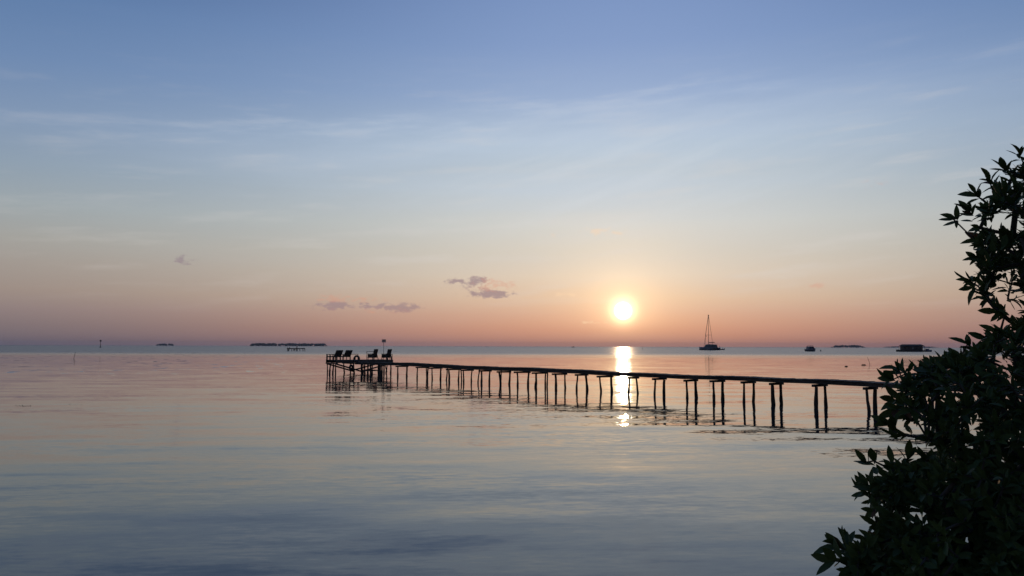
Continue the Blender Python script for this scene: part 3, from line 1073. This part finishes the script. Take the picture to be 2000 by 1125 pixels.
# ------------------------------------------------------------------ islands
def island(px0, px1, dist, h, label, seed, ends=0.15):
    q = random.Random(seed)
    a, b = at_d(px0, 676, dist), at_d(px1, 676, dist)
    cx, L = (a.x + b.x) / 2, (b.x - a.x)
    # sand bar
    n = 40
    ring0 = [(cx + L / 2 * 1.03 * math.cos(2 * math.pi * k / n), dist + L * .16 * math.sin(2 * math.pi * k / n), -1) for k in range(n)]
    ring1 = [(cx + L / 2 * .98 * math.cos(2 * math.pi * k / n), dist + L * .14 * math.sin(2 * math.pi * k / n), 1.0) for k in range(n)]
    MB().loft([ring0, ring1]).build('island', M['sand'])['kind'] = 'structure'
    mb = MB()
    count = int(L / 2.4)
    for i in range(count):
        f = q.uniform(-1, 1)
        dy = q.uniform(-1, 1) * L * .10 * math.sqrt(max(.05, 1 - f * f))
        prof = min(1.0, (1 - abs(f)) / ends + 0.25)
        hh = h * prof * (0.78 + 0.22 * mnoise.noise((f * 6 + seed, 0, 0)) + q.uniform(-.08, .12))
        r_ = q.uniform(.26, .5) * hh + 1.2
        c = Vector((cx + f * L / 2 * .97, dist + dy, hh - r_ * .8))
        rr = []
        for k in range(6):
            an = -math.pi / 2 + math.pi * k / 5
            ring = []
            for j in range(8):
                d_ = 1 + .45 * mnoise.noise((j * 1.7 + i, k * 1.3, seed))
                rad = max(.05, r_ * math.cos(an) * d_)
                ring.append((c.x + rad * math.cos(j * math.pi / 4), c.y + rad * math.sin(j * math.pi / 4), c.z + r_ * .85 * math.sin(an) * d_))
            rr.append(ring)
        mb.loft(rr)
        mb.tube([(c.x, c.y, .5), (c.x + q.uniform(-.5, .5), c.y, c.z)], [.4, .25], 5, False)
    tag(mb.build('island_wood', M['wood_far']), label, 'woods', kind='stuff')


island(486, 640, 3300, 13.0, 'long low island wood on the horizon left of the pier head', 3, .04)
island(305, 340, 4300, 12.5, 'small rounded island wood on the left horizon', 4, .35)
island(1622, 1690, 3700, 12.5, 'low wooded island on the horizon between launch and houseboat', 5, .5)
island(1724, 1832, 5600, 9.0, 'faint far island strip on the horizon behind the houseboat', 6, .35)


# ------------------------------------------------------------------ leafy shore tree at right
def make_tree():
    q = random.Random(99)
    base = Vector((4.35, 6.0, 0.30))
    # silhouette of the left side of the crown, photo rows -> how far left the mass reaches
    edge = [(250, 2040), (315, 1996), (345, 1958), (372, 1930), (395, 1905), (425, 1900), (470, 1896), (510, 1895), (555, 1890), (585, 1910), (612, 1945), (632, 1972),
            (650, 1930), (672, 1890), (700, 1852), (725, 1775), (745, 1745), (790, 1745), (830, 1752), (855, 1790), (880, 1812), (905, 1770),
            (930, 1700), (965, 1690), (990, 1712), (1030, 1716), (1060, 1672), (1085, 1645), (1130, 1650), (1300, 1680)]

    def edge_x(y):
        for (y0, x0), (y1, x1) in zip(edge[:-1], edge[1:]):
            if y0 <= y <= y1:
                return x0 + (x1 - x0) * (y - y0) / (y1 - y0)
        return 2040

    def depth(py):                                      # lower sprays reach nearer
        return 6.6 - 1.4 * max(0, min(1, (py - 500) / 600))
    tips = []                                           # position, shoot direction, leaf length, count
    # sprays that make the outline: px, py, shoot angle in the picture (deg, 180 = left), length px, leaves
    sprays = [(1862, 428, 172, 33, 8), (1893, 412, 140, 34, 7), (1905, 380, 140, 32, 8), (1932, 352, 130, 32, 8), (1962, 330, 125, 32, 8), (1990, 300, 110, 30, 7),
              (1915, 445, 185, 34, 7), (1918, 470, 170, 34, 8), (1905, 505, 175, 34, 8), (1893, 548, 172, 33, 9), (1900, 562, 190, 32, 7), (1930, 585, 205, 33, 6),
              (1948, 607, 180, 33, 6), (1962, 618, 190, 30, 5), (1950, 650, 150, 34, 8), (1925, 660, 140, 34, 8), (1890, 672, 130, 36, 8), (1876, 697, 150, 34, 8),
              (1862, 710, 165, 34, 7), (1756, 722, 150, 38, 9), (1742, 742, 180, 36, 8), (1800, 732, 105, 36, 7), (1774, 728, 75, 30, 6), (1832, 726, 110, 36, 7),
              (1750, 782, 178, 36, 8), (1752, 800, 195, 36, 8), (1735, 828, 165, 40, 6), (1745, 842, 120, 36, 5), (1768, 850, 190, 36, 6),
              (1690, 903, 150, 34, 6), (1706, 900, 110, 32, 4), (1742, 905, 120, 38, 6), (1772, 895, 70, 36, 6), (1696, 948, 140, 38, 8), (1692, 962, 185, 40, 8), (1700, 975, 220, 34, 5),
              (1706, 995, 180, 34, 5), (1712, 1022, 170, 36, 6), (1720, 1032, 210, 32, 5), (1638, 1068, 160, 46, 10), (1652, 1062, 95, 46, 6), (1628, 1095, 190, 42, 7), (1685, 1075, 80, 44, 6),
              (1668, 1118, 190, 44, 8), (1720, 1060, 110, 44, 8), (1745, 1085, 95, 48, 8), (1800, 1075, 95, 46, 8), (1700, 1110, 140, 46, 8), (1770, 1118, 100, 46, 8)]
    right, up, fwd = CROT @ Vector((1, 0, 0)), CROT @ Vector((0, 1, 0)), CROT @ Vector((0, 0, -1))
    for (px, py, an, ln, n) in sprays:
        D = depth(py) + q.uniform(-.25, .25)
        p = at_d(px, py, D)
        a = R(an)
        d = (right * math.cos(a) + up * math.sin(a) + fwd * q.uniform(-.45, .25)).normalized()
        tips.append((p, d, ln * D / F_PX * 0.98, n, True))
    # gaps where sea and sky show through (px, py, radius)
    gaps = [(1945, 706, 8), (1905, 826, 13), (1882, 822, 6), (1800, 838, 6), (1805, 1012, 9), (1772, 1006, 5), (1770, 864, 11), (1985, 435, 9),
            (1960, 430, 14), (1925, 440, 8), (1890, 585, 8), (1950, 575, 14), (1980, 600, 16), (1965, 560, 9), (1975, 545, 8), (1890, 1065, 14), (1868, 770, 8), (1830, 790, 9)]
    tries = 0
    while len(tips) < 2400 and tries < 60000:
        tries += 1
        py = q.uniform(262, 1330)
        px = q.uniform(1640, 2060) if q.random() < 0.8 else q.uniform(2060, 2620)
        ex = edge_x(py)
        if px < ex + 18:
            continue
        if any((px - gx) ** 2 + (py - gy) ** 2 < (gr + 11) ** 2 for gx, gy, gr in gaps):
            continue
        if px > 2040 and (px - 2130) / 520.0 > 0.15 and (((px - 2130) / 480.0) ** 2 + ((py - 840) / 620.0) ** 2) > 1:
            continue
        inside = min(1.0, (px - ex) / 160.0)
        D = depth(py) + q.uniform(-0.9, 1.0) * (0.35 + 0.65 * inside)
        p = at_d(px, py, D)
        if p.z < 0.75:
            continue
        d = (p - Vector((4.6, 6.3, 2.0))).normalized() * 0.8 + Vector((q.uniform(-1, 1), q.uniform(-1, 1), q.uniform(-.2, 1.0))) * .7
        tips.append((p, d.normalized(), q.uniform(.082, .122), q.randint(6, 9), False))
    # far half of the crown, away from the lens
    for _ in range(90):
        p = Vector((q.gauss(5.2, .8), q.gauss(7.6, .5), q.uniform(1.2, 4.4)))
        if proj(p)[0] < edge_x(max(250, min(1300, proj(p)[1]))) + 60:
            continue
        d = Vector((q.uniform(-.6, 1), q.uniform(-.2, 1), q.uniform(-.2, .8))).normalized()
        tips.append((p, d, q.uniform(.10, .14), 7, False))
    # skeleton: greedy growth from the stem base
    stem = [base, base + Vector((-.10, .05, .8)), base + Vector((-.05, .15, 1.6)), base + Vector((.1, .2, 2.4)), base + Vector((.25, .25, 3.1))]
    nodes = [(p, i - 1, 0.5 * i) for i, p in enumerate(stem)]
    side = [(1, Vector((-.9, -.45, 1.15))), (1, Vector((-1.25, -.55, .95))), (2, Vector((-.95, -.1, 1.75))), (2, Vector((.7, .3, 2.0))), (1, Vector((.8, -.3, 1.3))), (3, Vector((-.45, .1, 2.9)))]
    for par, off in side:
        nodes.append((base + off, par, nodes[par][2] + .8))
    order = sorted(range(len(tips)), key=lambda i: (tips[i][0] - base).length)
    tip_node = {}
    for i in order:
        p, d = tips[i][0], tips[i][1]
        best, bc = 0, 1e9
        for k, (np_, par, cost) in enumerate(nodes):
            dl = (p - np_).length
            c = dl * 1.5 + cost * .35
            if c < bc:
                best, bc = k, c
        par = best
        L = (p - nodes[par][0]).length
        if L > .22:
            midp = nodes[par][0].lerp(p, .55) - d * L * .10 + Vector((q.uniform(-.03, .03), q.uniform(-.03, .03), -L * .06))
            nodes.append((midp, par, nodes[par][2] + L * .55))
            par = len(nodes) - 1
        nodes.append((p, par, nodes[par][2] + L * .45))
        tip_node[i] = len(nodes) - 1
    load = [0] * len(nodes)
    for k in tip_node.values():
        j = k
        while j >= 0:
            load[j] += 1
            j = nodes[j][1]
    rad = [min(.085, .0046 * (max(1, l) ** .44)) for l in load]
    tree = thing('shore_tree', 'dark leafy shore tree filling the right edge of the view', 'tree', base)
    trunk = MB().tube([base + Vector((0, 0, -.25))] + stem, [.11, .09, .078, .066, .05, .03], 10)
    trunk.build('trunk', M['bark'], tree, True, off=base)
    br = MB()
    for k, (p, par, c) in enumerate(nodes):
        if par >= 0 and not (k < len(stem)):
            r1 = min(rad[par], rad[k] * 1.6)
            br.tube([nodes[par][0], p], [r1, rad[k]], 5 if rad[k] < .012 else 7, False)
    br.build('branches', M['bark'], tree, True, off=base)

    # leaf shapes: folded along the midrib, curved, pointed
    def leaf_geo(curl, fold, wid):
        vs, fs = [], []
        st = [(0, .06), (.18, .62), (.42, 1.0), (.68, .86), (.88, .42), (1.0, .0)]
        for f, w in st:
            z = curl * (f * f) * -1
            hw = wid * w
            vs += [(f, -hw, z + fold * hw), (f, 0, z), (f, hw, z + fold * hw)]
        for i in range(len(st) - 1):
            a = i * 3
            fs += [(a, a + 3, a + 4, a + 1), (a + 1, a + 4, a + 5, a + 2)]
        return vs, fs
    shapes = [leaf_geo(c, f, w) for c, f, w in ((.10, .25, .19), (.22, .35, .16), (-.08, .20, .21), (.34, .30, .175), (.05, .6, .20), (.15, .12, .15), (.45, .4, .19), (-.16, .3, .17), (.02, .8, .18))]
    leaves = []
    for (p, d, ln, n, front) in tips:
        d = d.normalized()
        x = Vector((0, 0, 1)).cross(d)
        if x.length < .1:
            x = Vector((1, 0, 0))
        x.normalize()
        y = d.cross(x)
        ph = q.uniform(0, 6.28)
        for k in range(n):
            f = k / max(1, n - 1)
            a = ph + k * 2.4
            spread = R(18 + 62 * f + q.uniform(-10, 10))
            dirv = d * math.cos(spread) + (x * math.cos(a) + y * math.sin(a)) * math.sin(spread)
            dirv = (dirv + Vector((0, 0, .12))).normalized()
            pos = p - d * (f * ln * .55) + Vector((q.uniform(-1, 1), q.uniform(-1, 1), q.uniform(-1, 1))) * .006
            nrm = d - dirv * d.dot(dirv)
            nrm = (nrm.normalized() * .7 + Vector((q.uniform(-.5, .5), q.uniform(-.7, .2), q.uniform(.1, .9))))
            yy = nrm.cross(dirv).normalized()
            zz = dirv.cross(yy)
            L = ln * q.uniform(.62, 1.18)
            mat = Matrix((dirv * L, yy * L, zz * L)).transposed().to_4x4()
            mat.translation = pos
            c = pos + dirv * L * .5
            pr = proj(c)
            vis = (0 < pr[0] < 2000 and 0 < pr[1] < 1125)
            score = (L / c.y) * (1 if vis else 0) * (1.6 if front else 1.0) + (0.0 if not vis else .002 * (8 - c.y))
            leaves.append((score, mat, q.randrange(len(shapes)), q.random()))
    leaves.sort(key=lambda e: -e[0])
    meshes = {}
    for i, (vs, fs) in enumerate(shapes):
        for key, mt in (('g', M['leaf']), ('o', M['leaf_old'])):
            me = bpy.data.meshes.new('leaf')
            me.from_pydata(vs, [], fs)
            me.materials.append(mt)
            me.polygons.foreach_set('use_smooth', [True] * len(me.polygons))
            meshes[(i, key)] = me
    mass = MB()
    tb = Matrix.Translation(-base)
    for i, (s_, mat, sh, rnd) in enumerate(leaves):
        if i < 290:
            o = link('leaf', meshes[(sh, 'o' if rnd > .965 else 'g')], tree)
            o.matrix_local = tb @ mat
        else:
            mass.add([mat @ Vector(v) for v in shapes[sh][0]], shapes[sh][1])
    o = mass.build('foliage', M['leaf'], tree, True, off=base)
    o['kind'] = 'stuff'
    print('leaves', len(leaves), 'tips', len(tips))


make_tree()

# ------------------------------------------------------------------ evening haze
HZ = 7000.0
hz = MB().box((0, 0, 14.5), (2 * HZ, 2 * HZ, 33.0)).build('haze', bpy.data.materials.new('haze'))
hm = hz.data.materials[0]
hm.use_nodes = True
N = Nodes(hm.node_tree)
N.n.clear()
pv = N.new('ShaderNodeVolumePrincipled')
pv.inputs['Color'].default_value = (0.93, 0.94, 1.0, 1)
pv.inputs['Density'].default_value = 0.00009
mo_ = N.new('ShaderNodeOutputMaterial')
N.l.new(pv.outputs[0], mo_.inputs['Volume'])
tag(hz, 'thin evening haze over the sea', 'haze', kind='stuff')
